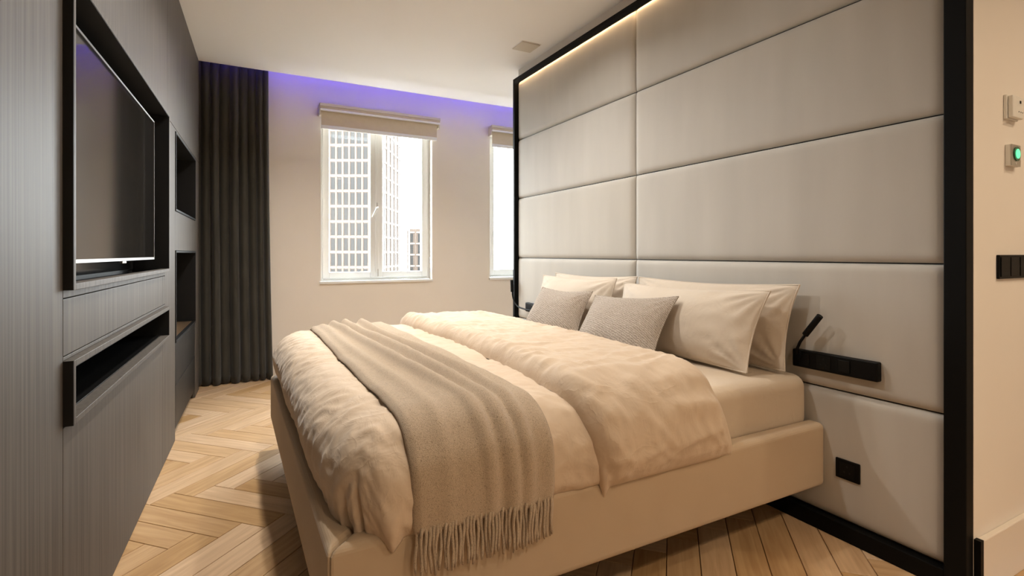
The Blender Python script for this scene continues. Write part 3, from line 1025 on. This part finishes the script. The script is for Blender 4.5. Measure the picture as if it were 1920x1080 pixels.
# recessed ceiling lights (the warm lamps of the room, above and behind the viewpoint)
def downlight(x, y, w, label, color):
    r = empty('ceiling_light', (x, y, CEIL)); tag(r, label, 'ceiling light', 'recessed ceiling lights')
    m = MB()
    n = 28
    for k in range(n):
        a = 2*math.pi*k/n
        for rr, z in ((.065, -.001), (.065, -.006), (.048, -.006), (.044, -.001)):
            m.v.append((rr*math.cos(a), rr*math.sin(a), z))
    for k in range(n):
        for q in range(3):
            a, b_ = k*4+q, ((k+1) % n)*4+q
            m.f.append((a, b_, b_+1, a+1))
    m.build('trim_ring', M['white'], r, smooth=False)
    MB().tube([(0, 0, -.0012), (0, 0, -.0030)], .0435, 24).build('diffuser', M['lamp_glow'], r)
    d = bpy.data.lights.new('bulb', 'AREA'); d.shape = 'DISK'; d.size = .085
    d.energy = w; d.color = color; d.spread = R(140)
    l = bpy.data.objects.new('bulb', d); col.objects.link(l); l.parent = r; l.location = (0, 0, -.008)
LB = 'round recessed ceiling light with a white trim ring'
for x, y, k in ((.50, 3.40, 1.8), (1.35, 2.80, .75), (.45, 2.00, .8), (1.45, 1.60, .15), (.55, -1.0, 1.0), (1.95, -.85, 1.2), (3.05, -.25, .7)):
    downlight(x, y, DOWNLIGHT_W*k, LB, WARM if y < 0 else SOFT)

# window portals guide the sky light in
for w in (W1, W2):
    d = bpy.data.lights.new('window_portal', 'AREA'); d.shape = 'RECTANGLE'
    d.size = w[1]-w[0]; d.size_y = WZ1-WZ0
    d.cycles.is_portal = True
    l = bpy.data.objects.new('window_portal', d); col.objects.link(l)
    l.location = ((w[0]+w[1])/2, WY+.235, (WZ0+WZ1)/2)
    l.rotation_euler = (R(90), 0, R(180))
    l.rotation_euler = (R(-90), 0, 0)

# ------------------------------------------------------------------ the street outside
GZ = -32.0
struct(bx(-150, 250, 20, 420, GZ-1, GZ).build('ground', M['street']), 'grey street far below the windows')

def tower(name, label, f, r0, r1, depth, z1, cols_, sp, rows, side_cols, ztop_row, mb_='brick'):
    """building square to the viewing axis: front at distance f, from r0 to r1 sideways"""
    root = empty(name, (0, 0, 0), -YAW)
    w = r1-r0
    root.location = Matrix.Rotation(-YAW, 3, 'Z') @ Vector((r0+w/2, f+depth/2, GZ)) 
    tag(root, label, 'building')
    H = z1-GZ
    bx(-w/2, w/2, -depth/2, depth/2, 0, H).build('wall', M[mb_], root)
    fh, wh, ww = 3.28, 2.5, .80
    zt = ztop_row-GZ
    m1 = bx(-ww/2, ww/2, -.03, .03, 0, wh); me = None
    base = m1.build('window', M['window_far'], root); me = base.data
    bpy.data.objects.remove(base)
    m2 = bx(-.03, .03, -ww/2, ww/2, 0, wh); b2 = m2.build('window', M['window_far'], root); me2 = b2.data
    bpy.data.objects.remove(b2)
    for i in range(rows):
        z = zt-fh*i
        for k in range(cols_):
            o = bpy.data.objects.new('window', me); col.objects.link(o); o.parent = root
            o.location = (w/2-.75-sp*k, -depth/2-.02, z)
        for k in range(side_cols):
            o = bpy.data.objects.new('window', me2); col.objects.link(o); o.parent = root
            o.location = (w/2+.02, -depth/2+2.0+3.6*k, z)
    # pale floor bands and brick piers stand proud of the glass
    nb = MB()
    for i in range(rows+1):
        z = zt-fh*i+wh+.18
        bx(-w/2-.12, w/2+.12, -depth/2-.14, -depth/2-.0, z, z+.45).build('floor_band', M['concrete'], root)
        bx(w/2, w/2+.12, -depth/2, depth/2, z, z+.45).build('floor_band', M['concrete'], root)
    for k in range(cols_+1):
        x = w/2-.75+sp/2-sp*k
        bx(x-.2, x+.2, -depth/2-.22, -depth/2-.141, zt-fh*rows, zt+wh+1).build('pier', M[mb_], root)
    for k in range(side_cols+1):
        y = -depth/2+2.0-1.8+3.6*k
        bx(w/2+.13, w/2+.22, y-.3, y+.3, zt-fh*rows, zt+wh+1).build('pier', M[mb_], root)
    return root
tower('office_tower', 'pale brick high-rise with rows of narrow windows outside the window', 110, -52, -27.9, 18, 46, 12, 1.40, 13, 5, 28.2)
tower('brick_house', 'lower pale brick building beyond the high-rise outside the window', 150, -30.0, -22, 12, 8.6, 4, 2.2, 5, 2, 4.6)
